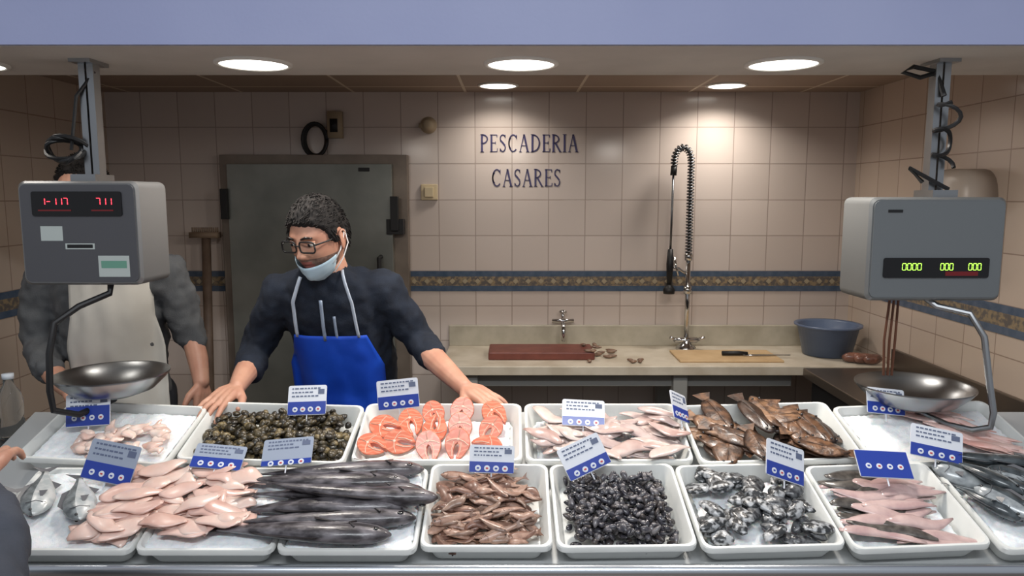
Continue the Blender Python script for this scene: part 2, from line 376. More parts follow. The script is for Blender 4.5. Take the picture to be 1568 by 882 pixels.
for u0,u1 in lt: tray(u0,u1,.30,.588,0,name='ice_display_tray')
for u0,u1 in lt: icebed(u0+.014,u1-.014,.311,.577,-.005,drop=.006)
for (u0,u1,yw),h in((backs[0],-.012),(backs[5],-.012)): icebed(u0+.026,u1-.026,BV0+.024,BV1-.024,h,yaw=yw,drop=.006)
for (u0,u1,yw),h in((backs[2],-.036),(backs[3],-.036)): icebed(u0+.034,u1-.034,BV0+.032,BV1-.032,h,yaw=yw,drop=.006)
for (u0,u1,yw),h in((fr[2],-.032),(fr[3],-.032),(fr[4],-.018)): icebed(u0+.033,u1-.033,FV0+.031,FV1-.031,h,yaw=yw,drop=.006)
# ---------------------------------------------------------------- seafood generators
def rnd(a,b_): return R.uniform(a,b_)
def fillet(b,M,L,W,t,m_top,m_bot,bend=0,droop=0,power=.6,n=10,k=10,taper=.5):
    rings=[]
    for i in range(n+1):
        s=i/n; wv=(math.sin(math.pi*min(max(s,.02),.98)))**power*(1-taper*s)*(1/(1-taper*.4))
        x=(s-.5)*L; yo=bend*(s-.5)**2*4*L+.004*math.sin(s*9+W*900); zo=-droop*(s-.5)**2*4+.003*math.sin(s*7+L*500)
        rings.append([(x,yo+W/2*wv*math.cos(a),zo+t*max(wv,.25)*(math.sin(a)*(1 if math.sin(a)>0 else .5))) for a in [2*math.pi*(j+.5)/k for j in range(k)]])
    b.loft(rings,0,M,fm=lambda i,j:(m_top if j<k//2 else m_bot))
FP=[(0,.05,.05),(.04,.33,.35),(.12,.66,.75),(.25,.93,1),(.42,1,.95),(.58,.86,.78),(.72,.62,.52),(.85,.36,.3),(.94,.22,.16),(1,.2,.08)]
FP2=[(0,.10,.12),(.03,.38,.5),(.09,.68,.85),(.18,.92,1),(.32,1,1),(.48,.94,.92),(.62,.80,.78),(.75,.62,.58),(.86,.42,.36),(.95,.26,.18),(1,.22,.1)]
def fish(b,M,L,H,W,m=(0,1,2,3),bend=0,split=.1,k=12,fins=True,prof=FP,wave=0):
    rings=[]
    for t,hh,ww in prof:
        yo=bend*(t-.35)**2*L; zo=wave*math.sin(t*5)
        rings.append([((.5-t)*L,yo+W/2*ww*math.cos(a),zo+H/2*hh*math.sin(a)) for a in [2*math.pi*(j+.5)/k for j in range(k)]])
    def fm(i,j): return m[0] if math.sin(2*math.pi*(j+1)/k)>split else m[1]
    b.loft(rings,0,M,fm=fm)
    yo=bend*.42*L; x=-.48*L; zo=wave*math.sin(5)
    b.add([(x,yo,zo+H*.1),(x,yo,zo-H*.1),(x-.16*L,yo*1.25,zo-H*.42),(x-.09*L,yo*1.15,zo),(x-.16*L,yo*1.25,zo+H*.42)],[(0,1,3),(1,2,3),(0,3,4)],m[2],M)
    if fins:
        b.add([(.22*L,0,H*.42),(.08*L,0,H*.62),(-.2*L,yo*.3,H*.5),(-.28*L,yo*.3,H*.25)],[(0,1,2,3)],m[2],M)
        b.add([(-.1*L,0,-H*.4),(-.2*L,yo*.2,-H*.56),(-.3*L,yo*.4,-H*.22)],[(0,1,2)],m[2],M)
        for sg in(-1,1):
            b.add([(.2*L,sg*W*.42,-H*.1),(.06*L,sg*W*.62,-H*.02),(.05*L,sg*W*.6,-H*.26)],[(0,1,2)],m[2],M)
    for sg in(-1,1):
        b.ell(M@T(.5*L-.09*L,sg*W*.30,H*.10)@S(L*.024,W*.09,L*.024),8,6,m[3])
        b.tube([(.5*L-.2*L,sg*W*.46,H*.28),(.5*L-.24*L,sg*W*.5,0),(.5*L-.2*L,sg*W*.44,-H*.28)],L*.006,4,m[2],M)
finm=mat('fin',C(92,92,96),.4,coat=.3); eyem=mat('fish_eye',C(18,18,20),.1,coat=1)
# A
b=MB()
for k in range(34):
    u=rnd(-1.205,-.955); v=rnd(.14,.245)
    fillet(b,P(u,v,.002+rnd(0,.012),rnd(-60,60),rnd(-8,8),rnd(-20,20)),rnd(.045,.07),rnd(.026,.036),.009,R.choice((0,0,1)),1,bend=rnd(-.2,.2),taper=.3)
b.build('monkfish_cheeks',[mat('palepink',C(232,200,186),.3,0,C(240,220,209),40,coat=.4,sss=.2),mat('palepink2',C(226,184,168),.3,0,C(234,206,194),40,coat=.4)])
# B : clams
b=MB()
def clam(p):
    x,y,z=p; r=1+.03*math.sin(14*math.atan2(y,x+1.2))
    return (x*(1-.18*y)*r,y*r,z*(1-.25*y))
for L_,n in((0,260),(1,300),(2,190)):
    for k in range(n):
        sh=.02*L_
        u=rnd(-.872+sh,-.463-sh); v=rnd(BV0+.032+sh*.5,BV1-.026-sh*.4)
        h=-.032+.018*L_+rnd(0,.008)
        s=rnd(.0095,.013)
        b.ell(P(u,v,h,rnd(0,360),rnd(-45,45),rnd(-45,45))@S(s*1.15,s,s*.6),10,6,R.choice((0,0,1,1,2,2,3)),clam)
b.build('clams',[mat('clam1',C(84,72,48),.38,0,C(42,37,26),140,coat=.35),mat('clam2',C(98,85,58),.38,0,C(54,46,32),130,coat=.35),mat('clam3',C(56,49,38),.38,0,C(30,27,22),110,coat=.35),mat('clam4',C(142,126,90),.4,0,C(90,76,50),140,coat=.3)])
# C : salmon steaks
def salmon_mat():
    m=mat('salmon_flesh',C(236,112,62),.38,coat=.25,sss=.15); nt=m.node_tree; bs=nt.nodes['Principled BSDF']
    tc=nt.nodes.new('ShaderNodeTexCoord'); wv=nt.nodes.new('ShaderNodeTexWave'); wv.wave_type='RINGS'; wv.inputs['Scale'].default_value=30; wv.inputs['Distortion'].default_value=8; wv.inputs['Detail'].default_value=1
    nt.links.new(tc.outputs['Object'],wv.inputs[0]); r=nt.nodes.new('ShaderNodeValToRGB')
    r.color_ramp.elements[0].color=C(222,118,86); r.color_ramp.elements[0].position=.5; r.color_ramp.elements[1].color=C(234,150,120); r.color_ramp.elements[1].position=1
    nt.links.new(wv.outputs[0],r.inputs[0]); nt.links.new(r.outputs[0],bs.inputs['Base Color']); return m
def steak(b,M,s=1):
    # cut face of a salmon: broad back, two belly flaps around a narrow cavity
    def outline(sc,z):
        pts=[]
        for i in range(25):
            a=math.radians(-78+336*i/24); x=.036*math.cos(a); y=.046*math.sin(a)
            if y<0: x*=1-.30*(-y/.046)
            pts.append((x*sc,y*sc,z))
        for x,y in((-.0035,-.036),(-.0075,-.018),(-.006,-.002),(0,.006),(.006,-.002),(.0075,-.018),(.0035,-.036)):
            pts.append((x,y*sc,z))
        return [(p[0]*s,p[1]*s,p[2]*s) for p in pts]
    rings=[outline(.95,-.011),outline(1,-.008),outline(1,.008),outline(.95,.011)]
    n=len(rings[0]); vs=[p for r in rings for p in r]; fs=[];ms=[]
    for i in range(3):
        for j in range(n):
            k=(j+1)%n; fs.append((i*n+j,i*n+k,(i+1)*n+k,(i+1)*n+j)); ms.append(1 if(i==1 and j<24) else 0)
    # caps as quads joining outer arc to cavity, plus tips
    for base,fl in((0,True),(3*n,False)):
        inner=[31,30,29,28,27,26,25]; g=[0,4,8,12,16,20,24]
        for q in range(6):
            o=list(range(g[q],g[q+1]+1)); poly=[base+t for t in o]+[base+inner[q+1],base+inner[q]]
            fs.append(tuple(poly[::-1] if fl else poly)); ms.append(0)
    b.add(vs,fs,ms,M)
    for z in(-1,1): b.ell(M@T(0,.014*s,z*.0112*s)@S(.0042*s,.0042*s,.0012),8,5,2)
    for sg in(-1,1):
        b.tube([(0,.018*s,.0114*s),(0,.040*s,.0112*s)],.0010,4,2,M)
        b.tube([(sg*.003*s,.014*s,.0114*s),(sg*.018*s,.010*s,.0114*s),(sg*.031*s,.002*s,.0112*s)],.0010,4,2,M)
        b.tube([(sg*.010*s,.006*s,.0114*s),(sg*.012*s,-.014*s,.0114*s),(sg*.008*s,-.034*s,.0112*s)],.0012,4,2,M)
b=MB()
for (u,v,yw,tl) in((-.378,.225,65,22),(-.305,.215,80,32),(-.225,.228,12,40),(-.148,.222,-10,42),(-.068,.235,-100,30),
                  (-.355,.145,80,28),(-.285,.125,20,28),(-.225,.08,20,38),(-.145,.07,-12,42),(-.145,.145,8,42),(-.06,.155,-30,38),(-.05,.08,40,32),(-.215,.155,170,30)):
    steak(b,P(u,v,.010+rnd(0,.006),0,0,tl)@Rz(yw),rnd(.90,1.0))
b.build('salmon_steaks',[salmon_mat(),mat('salmon_skin',C(170,150,142),.35,.15,C(204,186,176),60),mat('salmon_fat',C(248,216,194),.4)],True,auto=40)
# D
b=MB()
for k in range(66):
    u=rnd(.085,.435); v=rnd(.06,.245)
    fillet(b,P(u,v,-.016+.0005*k,rnd(-35,25)+(180 if R.random()<.5 else 0),rnd(-4,4),rnd(-12,12)),rnd(.09,.14),rnd(.036,.052),.0055,R.choice((0,0,1,3)),2,bend=rnd(-.12,.12),taper=.5)
b.build('fish_fillets',[mat('fil1',C(204,180,172),.28,0,C(220,202,194),35,coat=.4),mat('fil2',C(182,158,154),.28,0,C(204,184,178),30,coat=.4),mat('filskin',C(128,118,120),.28,.1,C(170,158,156),50,coat=.4),mat('fil3',C(212,190,182),.28,0,C(180,146,138),16,coat=.4)])
# E : brown flatfish
b=MB()
def flat(b,M,L,W,m):
    n=32; rings=[]
    for rf,z in((.02,.005),(.35,.0046),(.66,.0036),(.80,.002),(1.0,0),(.85,-.001),(.02,-.002)):
        ring=[]
        for i in range(n):
            a=2*math.pi*i/n; ex=1+.04*math.sin(a*16)*(rf>.9)
            c=math.cos(a); tp=1-.22*c if c>0 else 1-.25*(-c)**2
            ring.append((L/2*c*rf*ex,W/2*math.sin(a)*rf*tp*ex,z+.003*math.sin(3*a+L*80)*rf))
        rings.append(ring)
    b.loft(rings[::-1],m,M)
    b.add([(-L*.46,.012,.001),(-L*.46,-.012,.001),(-L*.66,-.028,.002),(-L*.69,0,.0),(-L*.66,.028,.002)],[(0,1,2,3,4)],m,M)
    for s in(-.010,.012): b.ell(M@T(L*.38,s,.005)@S(.004,.004,.003),8,6,3)
    b.tube([(L*.34,0,.0056),(0,.002,.006),(-L*.4,0,.0036)],.0011,4,m,M)
for k in range(34):
    u=rnd(.56,.875); v=rnd(.065,.232)
    flat(b,P(u,v,-.018+.0011*k,rnd(0,360),rnd(-3,3),rnd(-2,6)),rnd(.12,.165),rnd(.07,.095),R.choice((0,1,2,4)))
b.build('flatfish',[mat('fl1',C(112,80,58),.38,0,C(60,42,33),48,coat=.3,bump=.4,contrast=(.4,.6)),mat('fl2',C(128,92,66),.38,0,C(74,52,40),55,coat=.3,bump=.4,contrast=(.4,.6)),mat('fl3',C(80,58,46),.38,0,C(46,34,28),40,coat=.3,bump=.4),eyem,mat('fl4',C(148,112,84),.38,0,C(84,60,46),45,coat=.3,bump=.4,contrast=(.4,.6))])
# F : long pink fillets
b=MB()
for k in range(24):
    u=1.13+.012*(k%12)+rnd(0,.07); v=.05+.19*(k%12)/12+rnd(-.01,.01)
    fillet(b,P(u+.02,v,.004+rnd(0,.01),-28+rnd(-8,8),rnd(-3,3),rnd(-12,12)),rnd(.15,.21),rnd(.026,.038),.007,R.choice((0,1)),2,bend=rnd(-.05,.05))
b.build('pink_fish_fillets',[mat('pk1',C(228,186,176),.28,0,C(238,210,202),25,coat=.4),mat('pk2',C(218,162,150),.28,0,C(230,194,185),25,coat=.4),mat('pk3',C(190,148,140),.3)])
# sea bream
b=MB(); mm=(0,1,2,3)
for (u,v,yw) in((-1.165,.42,-70),(-1.055,.44,-62),(-1.215,.50,-80)):
    fish(b,P(u,v,.018,yw,0,78),.16,.076,.032,mm,bend=.1)
b.build('sea_bream',[mat('br1',C(84,90,92),.3,.1,C(140,146,148),50,coat=.4),mat('br2',C(180,186,186),.3,.1,C(208,208,206),60,coat=.4),finm,eyem])
# pale fillets heap
b=MB()
for k in range(64):
    u=rnd(-.985,-.655); v=rnd(.335,.545)
    fillet(b,P(u,v,.003+.0006*k*(1-abs(u+.82)*2),rnd(-35,45)+(180 if R.random()<.4 else 0),rnd(-5,5),rnd(-12,12)),rnd(.09,.145),rnd(.044,.064),.0065,R.choice((0,0,1,2)),1,bend=rnd(-.14,.14),taper=.35,k=12,n=12)
b.build('fish_fillet_heap',[mat('hp1',C(222,186,172),.3,0,C(232,204,192),18,coat=.35,sss=.15),mat('hp2',C(210,168,154),.3,0,C(224,190,177),22,coat=.35),mat('hp3',C(226,194,182),.3,0,C(210,166,152),12,coat=.35)])
# hake
b=MB()
for i,(v,uo,yw,rl) in enumerate(((.332,.02,2,62),(.375,-.01,-1,66),(.418,.03,3,60),(.462,-.005,0,64),(.503,.02,1,62),(.545,-.03,-3,66),(.44,.07,-5,58))):
    fish(b,P(-.452+uo,v,.018+(.018 if i==6 else .004*(i%2)),yw,0,rl),.41,.074,.046,mm,bend=rnd(-.10,.10),split=-.2,k=18,prof=FP2,wave=rnd(-.007,.007))
b.build('hake',[mat('hk1',C(52,48,51),.33,.0,C(122,117,121),46,coat=.35,stretch=(.4,1,1),contrast=(.42,.66),bump=.35,bscale=130),mat('hk2',C(168,162,164),.3,.0,C(108,103,108),40,coat=.35),mat('hkfin',C(44,40,42),.4),eyem])
# G : small brownish fish
b=MB()
for k in range(130):
    u=rnd(-.165,.048); v=rnd(.33,.545); e=1-((u+.058)/.14)**2*.5
    M=P(u,v,-.034+.00035*k*e,rnd(-50,50)+(180 if R.random()<.5 else 0),rnd(-10,10),rnd(-25,25))
    if k%3: fillet(b,M,rnd(.065,.095),rnd(.024,.034),.006,R.choice((0,1,4)),R.choice((1,4)),bend=rnd(-.2,.2),taper=.45,n=8)
    else: fish(b,M@Rx(75),rnd(.075,.10),.028,.014,(R.choice((0,4)),1,2,3),bend=rnd(-.3,.3),k=8,fins=False)
b.build('small_red_mullet',[mat('rm1',C(138,102,86),.38,0,C(104,74,62),60,coat=.25),mat('rm2',C(180,146,128),.38,.0,C(140,106,90),60,coat=.25),mat('rmf',C(120,88,70),.4),eyem,mat('rm3',C(112,88,76),.38,.0,C(152,124,108),50,coat=.25)])
# H : mussels
b=MB()
def mussel(p):
    x,y,z=p; t=(x+1)/2; return (x,y*(.5+.6*t),z*(.55+.45*t))
for L_,n in((0,180),(1,240),(2,190)):
    for k in range(n):
        sh=.009*L_; u=rnd(.138+sh,.389-sh); v=rnd(.320+sh*.8,.550-sh*.8)
        s=rnd(.0115,.0155)
        b.ell(P(u,v,-.034+.018*L_+rnd(0,.009),rnd(0,360),rnd(-40,40),rnd(-50,50))@S(s,s*.68,s*.5),12,8,R.choice((0,0,1,2,3)),mussel)
b.build('mussels',[mat('ms1',C(34,33,38),.26,0,C(62,60,68),60,coat=.5),mat('ms2',C(128,124,126),.32,.1,C(66,64,70),80,coat=.3),mat('ms3',C(70,62,60),.3,0,C(38,34,38),70,coat=.4),mat('ms4',C(90,88,94),.3,0,C(42,42,48),80,coat=.4)])
# I : mottled cuttlefish pieces
b=MB()
def lump(p):
    q=Vector(p); r=1+.2*noise.noise(q*1.7+Vector((R.seedo,0,0))); return q*r
for k in range(60):
    R.seedo=rnd(0,50); u=rnd(.47,.73); v=rnd(.325,.552)
    if .39<v<.45 and u<.54: continue
    b.ell(P(u,v,-.014+rnd(0,.026),rnd(0,360),rnd(-12,12),rnd(-16,16))@S(rnd(.024,.042),rnd(.016,.026),rnd(.008,.012)),18,12,R.choice((0,0,1)),lump)
b.build('cuttlefish',[mat('cf1',C(46,48,50),.3,0,C(178,180,182),65,coat=.4,contrast=(.47,.6),bump=.5,bscale=110),mat('cf2',C(104,106,108),.3,0,C(40,40,44),70,coat=.4,contrast=(.4,.6),bump=.5,bscale=110)])
# J : dark-skinned fillets
b=MB()
for k in range(28):
    v=.33+.215*k/28; u=rnd(.86,1.0)
    fl=k%4==0
    fillet(b,P(u,v,-.014+rnd(0,.018),rnd(-20,10)+(180 if R.random()<.4 else 0),rnd(-3,3),rnd(-10,10)),rnd(.16,.21),rnd(.038,.05),.007,1 if fl else 0,1,bend=rnd(-.1,.1),taper=.35)
b.build('trout_fillets',[mat('tr1',C(212,184,178),.28,0,C(184,152,150),22,coat=.4),mat('tr2',C(66,61,58),.32,.1,C(108,102,96),50,coat=.35)])
# K : silver fish
b=MB()
for k in range(16):
    fish(b,P(1.17+.035*(k%8)+rnd(-.02,.02),.34+.0125*k+rnd(-.01,.01),.004+rnd(0,.03),rnd(-65,-15)+(180 if k%3==0 else 0),rnd(-5,5),rnd(50,80)),rnd(.15,.19),.066,.036,mm,bend=rnd(-.2,.2),split=.15)
for k in range(4):
    fish(b,P(1.21+.06*k,.29+.012*k,.022+rnd(0,.012),rnd(-25,5),0,65),.17,.056,.034,mm,bend=.1)
b.build('sea_bass',[mat('sb1',C(40,46,50),.3,.1,C(84,92,96),40,coat=.5),mat('sb2',C(178,184,186),.28,.1,C(128,134,138),40,coat=.5),finm,eyem])
# ---------------------------------------------------------------- price tags
tw=mat('tag_white',C(222,226,234),.3,coat=.3); tbm=mat('tag_blue',C(36,62,156),.3,coat=.3); tg=mat('tag_grey',C(158,168,186),.25,coat=.5)
tr_=mat('tag_red',C(190,60,60),.4); ti=mat('tag_ink',C(96,106,132),.5)
def tag(u,v,w=.12,h=.085,yaw=0,tilt=-30,roll=0,frac=.45,grey=False,up=.0):
    p=MC@Vector((u,-v,.0)); M=T(p.x,p.y,p.z+.012+up)@Rz(yaw)@Ry(roll)@Rx(tilt)@T(0,0,h/2+.01)
    b=MB(); b.loft([[(x,y,z) for x,z,_ in rrect(w,h,.006,0)] for y in(-.0012,.0012)],2 if grey else 0,M)
    b.bb(-w*.49,w*.49,-.0022,-.0012,-h*.48,-h*.5+h*frac,1,M)
    for k in range(4):
        x=(-.3+.2*k)*w; z=-h*.5+h*frac*.42
        b.loft([[(x+.0075*math.cos(a),y,z+.0075*math.sin(a)) for a in [math.pi*i/7 for i in range(14)]] for y in(-.0022,-.003)],0,M)
        b.box(.006,.001,.004,M@T(x,-.0034,z),3 if k%2 else 1)
    if frac<.9:
        for k in range(3):
            z=h*.42-h*.13*k; L=w*(.75,.5,.62)[k]
            x=-w*.4
            while x<-w*.4+L:
                s=R.uniform(.004,.011); b.box(s,.0008,h*.045,M@T(x+s/2,-.0016,z-.002),4); x+=s+.003
        b.box(w*.16,.0008,h*.16,M@T(w*.36,-.0016,h*.28),4)
    b.tube([(0,.002,-h*.4),(0,.002,-h*.5-.02)],.002,5,0,M)
    b.build('price_tag',[tw,tbm,tg,tr_,ti],False)
tag(-1.186,.156,.125,.09,yaw=0,roll=-4,frac=.62,tilt=-15)
tag(-1.028,.388,.135,.10,yaw=-8,roll=8,tilt=-25,grey=True)
tag(-.759,.365,.13,.07,yaw=0,roll=5,tilt=-50,grey=True,up=.02)
tag(-.584,.12,.11,.085,tilt=-25,roll=-2,up=.01)
tag(-.324,.087,.12,.085,tilt=-15,roll=-6,up=.008)
tag(-.575,.365,.13,.075,roll=-5,tilt=-45,frac=.2,grey=True,up=.03)
tag(.199,.156,.12,.075,tilt=-30,roll=3,frac=.35)
tag(.482,.13,.08,.085,yaw=40,roll=25,tilt=-30)
tag(-.053,.365,.115,.07,tilt=-25,roll=2,frac=.4,up=.008)
tag(.206,.365,.12,.085,yaw=20,roll=-18,tilt=-30,frac=.35,up=.012)
tag(.683,.395,.12,.095,yaw=15,roll=22,tilt=-30,frac=.4,up=.01)
tag(1.073,.10,.11,.075,tilt=-25,roll=6,frac=.45)
tag(1.102,.315,.13,.085,yaw=-10,roll=10,tilt=-30,frac=.4,up=.01)
tag(.94,.40,.135,.075,tilt=-45,roll=3,frac=.97,up=.02)
# ---------------------------------------------------------------- hanging scales
SEG={'0':'abcdef','1':'bc','7':'abc','8':'abcdefg','-':'g','3':'abgcd'}
def digits(b,M,s,w,h,mi,gap=.4):
    for i,c in enumerate(s):
        x=(i-(len(s)-1)/2)*w*(1+gap)
        for q in SEG.get(c,''):
            if q in'adg': b.box(w*.8,.001,h*.1,M@T(x,0,{'a':h/2,'g':0,'d':-h/2}[q]),mi)
            else: b.box(w*.16,.001,h*.42,M@T(x+(w/2 if q in'bc' else -w/2),0,h/4 if q in'bf' else -h/4),mi)
def scale(cx,cz,bw,bh,px,disp_z,disp_w,disp_h,red,pan,bracket,left):
    b=MB(); fy=2.02; dy=.17; cy=fy+dy/2
    b.loft([[(cx+x,y,cz+z) for x,z,_ in rrect(bw-a,bh-a,.02,0)] for a,y in((.012,fy),(0,fy+.008),(0,fy+dy-.008),(.012,fy+dy))],0)
    b.loft([[(cx+x,y,cz+z) for x,z,_ in rrect(bw-.02,bh-.02,.015,0)] for y in(fy-.003,fy)],1)
    b.loft([[(cx+x,y,disp_z+z) for x,z,_ in rrect(disp_w,disp_h,.006,0)] for y in(fy-.007,fy-.002)],2)
    if red:
        digits(b,T(cx-.06,fy-.0075,disp_z+.006),'1-117',.011,.018,3); digits(b,T(cx+.075,fy-.0075,disp_z+.006),'711',.011,.018,3)
        b.box(.09,.001,.004,T(cx-.06,fy-.0075,disp_z-.018),7); b.box(.06,.001,.004,T(cx+.07,fy-.0075,disp_z-.018),7)
        b.box(.06,.001,.04,T(cx-.075,fy-.0035,cz+.0),6)
        b.box(.08,.001,.016,T(cx-.0,fy-.0035,cz-.035),6); b.box(.07,.0012,.010,T(cx-.0,fy-.0037,cz-.035),5)
        b.box(.085,.001,.058,T(cx+.09,fy-.0035,cz-.09),6); b.box(.07,.0012,.02,T(cx+.09,fy-.0038,cz-.085),8)
    else:
        digits(b,T(cx-.068,fy-.0075,disp_z+.003),'0000',.010,.018,3); digits(b,T(cx+.028,fy-.0075,disp_z+.003),'000',.009,.018,3); digits(b,T(cx+.105,fy-.0075,disp_z+.003),'000',.009,.018,3)
        b.box(.09,.001,.012,T(cx+.07,fy-.0072,disp_z-.016),7)
        b.box(.04,.001,.008,T(cx-.12,fy-.0035,cz+.105),5)
    for o in(-.012,.012): b.bb(px+o-.009,px+o+.009,2.13,2.165,cz+bh/2,ZS,4)
    b.bb(px-.03,px+.03,2.10,2.20,ZS-.01,ZS,4); b.bb(px-.035,px+.035,2.08,2.18,cz+bh/2,cz+bh/2+.02,4)
    x,y,z,r=pan
    b.lathe([(0,-.066),(r*.40,-.062),(r*.72,-.044),(r*.92,-.014),(r,.002),(r,.006),(r*.96,.003),(r*.89,-.012),(r*.69,-.040),(r*.38,-.058),(0,-.062)],44,T(x,y,z),4)
    b.tube(bracket,.009,10,5 if left else 4,round_ends=True)
    return b
smet=mat('scale_metal',C(160,162,164),.3,1)
mats=lambda fr,dg:[mat('scale_shell'+fr[0],fr[1],.38,.5),mat('scale_front'+fr[0],fr[2],.45,.1),mat('display_black',C(14,12,14),.12),dg,smet,black,mat('sticker',C(190,198,194),.4),mat('disp_red',C(120,26,30),.4),mat('sticker_green',C(110,160,140),.4)]
b=scale(-1.184,1.519,.33,.285,-1.2,1.60,.245,.066,True,(-1.166,2.10,1.105,.155),
  [(-1.13,2.06,1.38),(-1.13,2.05,1.35),(-1.19,2.0,1.32),(-1.235,1.96,1.28),(-1.243,1.94,1.2),(-1.243,1.93,1.1),(-1.24,1.935,1.045),(-1.2,1.98,1.02),(-1.166,2.10,1.03)],True)
for k in range(3):
    b.tube([(-1.27+(.045+.008*k)*math.cos(a),2.12+.02*math.sin(a*2+k),1.745+.032*math.sin(a)+.006*k) for a in [i*math.pi/10 for i in range(21)]],.006,6,5)
b.tube([(-1.25,2.12,1.75),(-1.225,2.12,1.9),(-1.18,2.14,1.97)],.005,6,5)
b.build('hanging_scale',mats(('a',C(132,132,132),C(86,86,90)),mat('led_red',C(255,30,40),.4,emit=(1,.05,.08,1),estr=3)),True,auto=35)
b=scale(1.166,1.475,.375,.285,1.215,1.425,.29,.055,False,(1.175,2.10,1.07,.16),
  [(1.16,2.06,1.34),(1.19,2.04,1.315),(1.26,2.0,1.30),(1.285,1.97,1.24),(1.295,1.95,1.12),(1.30,1.93,1.04),(1.295,1.93,1.0),(1.26,1.95,.985),(1.22,2.0,.985),(1.175,2.08,1.0)],False)
pts=[(1.215+.03*math.cos(a)*(1+.3*math.sin(a*.7)),2.12+.012*math.sin(a*1.3)-.02,1.70+.20*a/18+.015*math.sin(a)) for a in [i*.45 for i in range(40)]]
b.tube(pts,.006,6,5)
b.tube([(1.24,2.11,1.64),(1.13,2.12,1.70),(1.17,2.12,1.66)],.006,6,5)
b.tube([(1.215,2.12,1.90),(1.20,2.14,1.97),(1.14,2.15,1.985),(1.11,2.15,1.97),(1.16,2.15,1.955),(1.21,2.14,1.97)],.007,6,5)
for k in range(3): b.tube([(1.10+.012*k,2.12,1.34),(1.095+.016*k,2.13,1.2),(1.11+.012*k,2.15,1.09)],.004,6,9)
mm2=mats(('b',C(128,130,130),C(116,120,122)),mat('led_green',C(140,255,60),.4,emit=(.55,1,.12,1),estr=1.6)); mm2.append(mat('brown_wire',C(110,70,52),.5))
b.build('hanging_scale',mm2,True,auto=35)
# ---------------------------------------------------------------- bottles
glass=mat('clear_plastic',C(235,240,240),.05,trans=.95)
glass.node_tree.nodes['Principled BSDF'].inputs['IOR'].default_value=1.2
capm=mat('cap',C(210,215,220),.4)
for x,y,h in((-1.50,2.02,.26),(-1.575,2.12,.22),(-1.50,2.14,.2),(-1.64,2.05,.24)):
    b=MB(); k=h/.26
    b.lathe([(0,0),(.03,0),(.034,.008),(.034,.07*k),(.030,.08*k),(.034,.09*k),(.034,.15*k),(.028,.185*k),(.014,.215*k),(.013,.235*k),(0,.236*k)],24,T(x,y,.90),0)
    b.lathe([(0,.236*k),(.016,.236*k),(.016,.256*k),(0,.256*k)],16,T(x,y,.90),1)
    b.build('plastic_bottle',[glass,capm])
# ---------------------------------------------------------------- people
def headpos(d):
    dx,dy,dz=d; x=.076*dx; y=.094*dy; z=.118*dz
    if dz<0:
        k=-dz; x*=1-.26*k**1.5; y*=(1-.06*k) if dy<0 else (1-.34*k)
    elif dy>0: y*=1.07
    if dy<0:
        def g(x0,z0,sx,sz,a): return a*math.exp(-((x-x0)/sx)**2-((z-z0)/sz)**2)
        f=g(0,.006,.009,.022,.009)+g(0,-.022,.0115,.013,.021)
        for s in(-1,1): f+=g(s*.012,-.027,.007,.007,.008)+g(s*.03,.032,.022,.009,.006)+g(s*.031,.012,.015,.010,-.010)+g(s*.043,-.018,.018,.018,.004)
        f+=g(0,-.05,.021,.005,.006)+g(0,-.062,.018,.0055,.0065)+g(0,-.0565,.022,.002,-.004)+g(0,-.092,.02,.014,.009)
        y-=f
    return Vector((x,y,z))
def sph(seg,rings):
    rs=[]
    for i in range(rings+1):
        a=min(max(math.pi*i/rings,.01),math.pi-.01)
        rs.append([(math.sin(a)*math.cos(t),math.sin(a)*math.sin(t),-math.cos(a)) for t in [2*math.pi*j/seg for j in range(seg)]])
    return rs
def hairline(y):
    tb_=[(-.12,.068),(-.07,.060),(-.045,.040),(-.035,-.0),(-.012,-.008),(-.008,.03),(.02,.03),(.03,-.03),(.07,-.055),(.12,-.06)]
    for (a,va),(c,vc) in zip(tb_[:-1],tb_[1:]):
        if a<=y<=c: return va+(vc-va)*(y-a)/(c-a)
    return .06
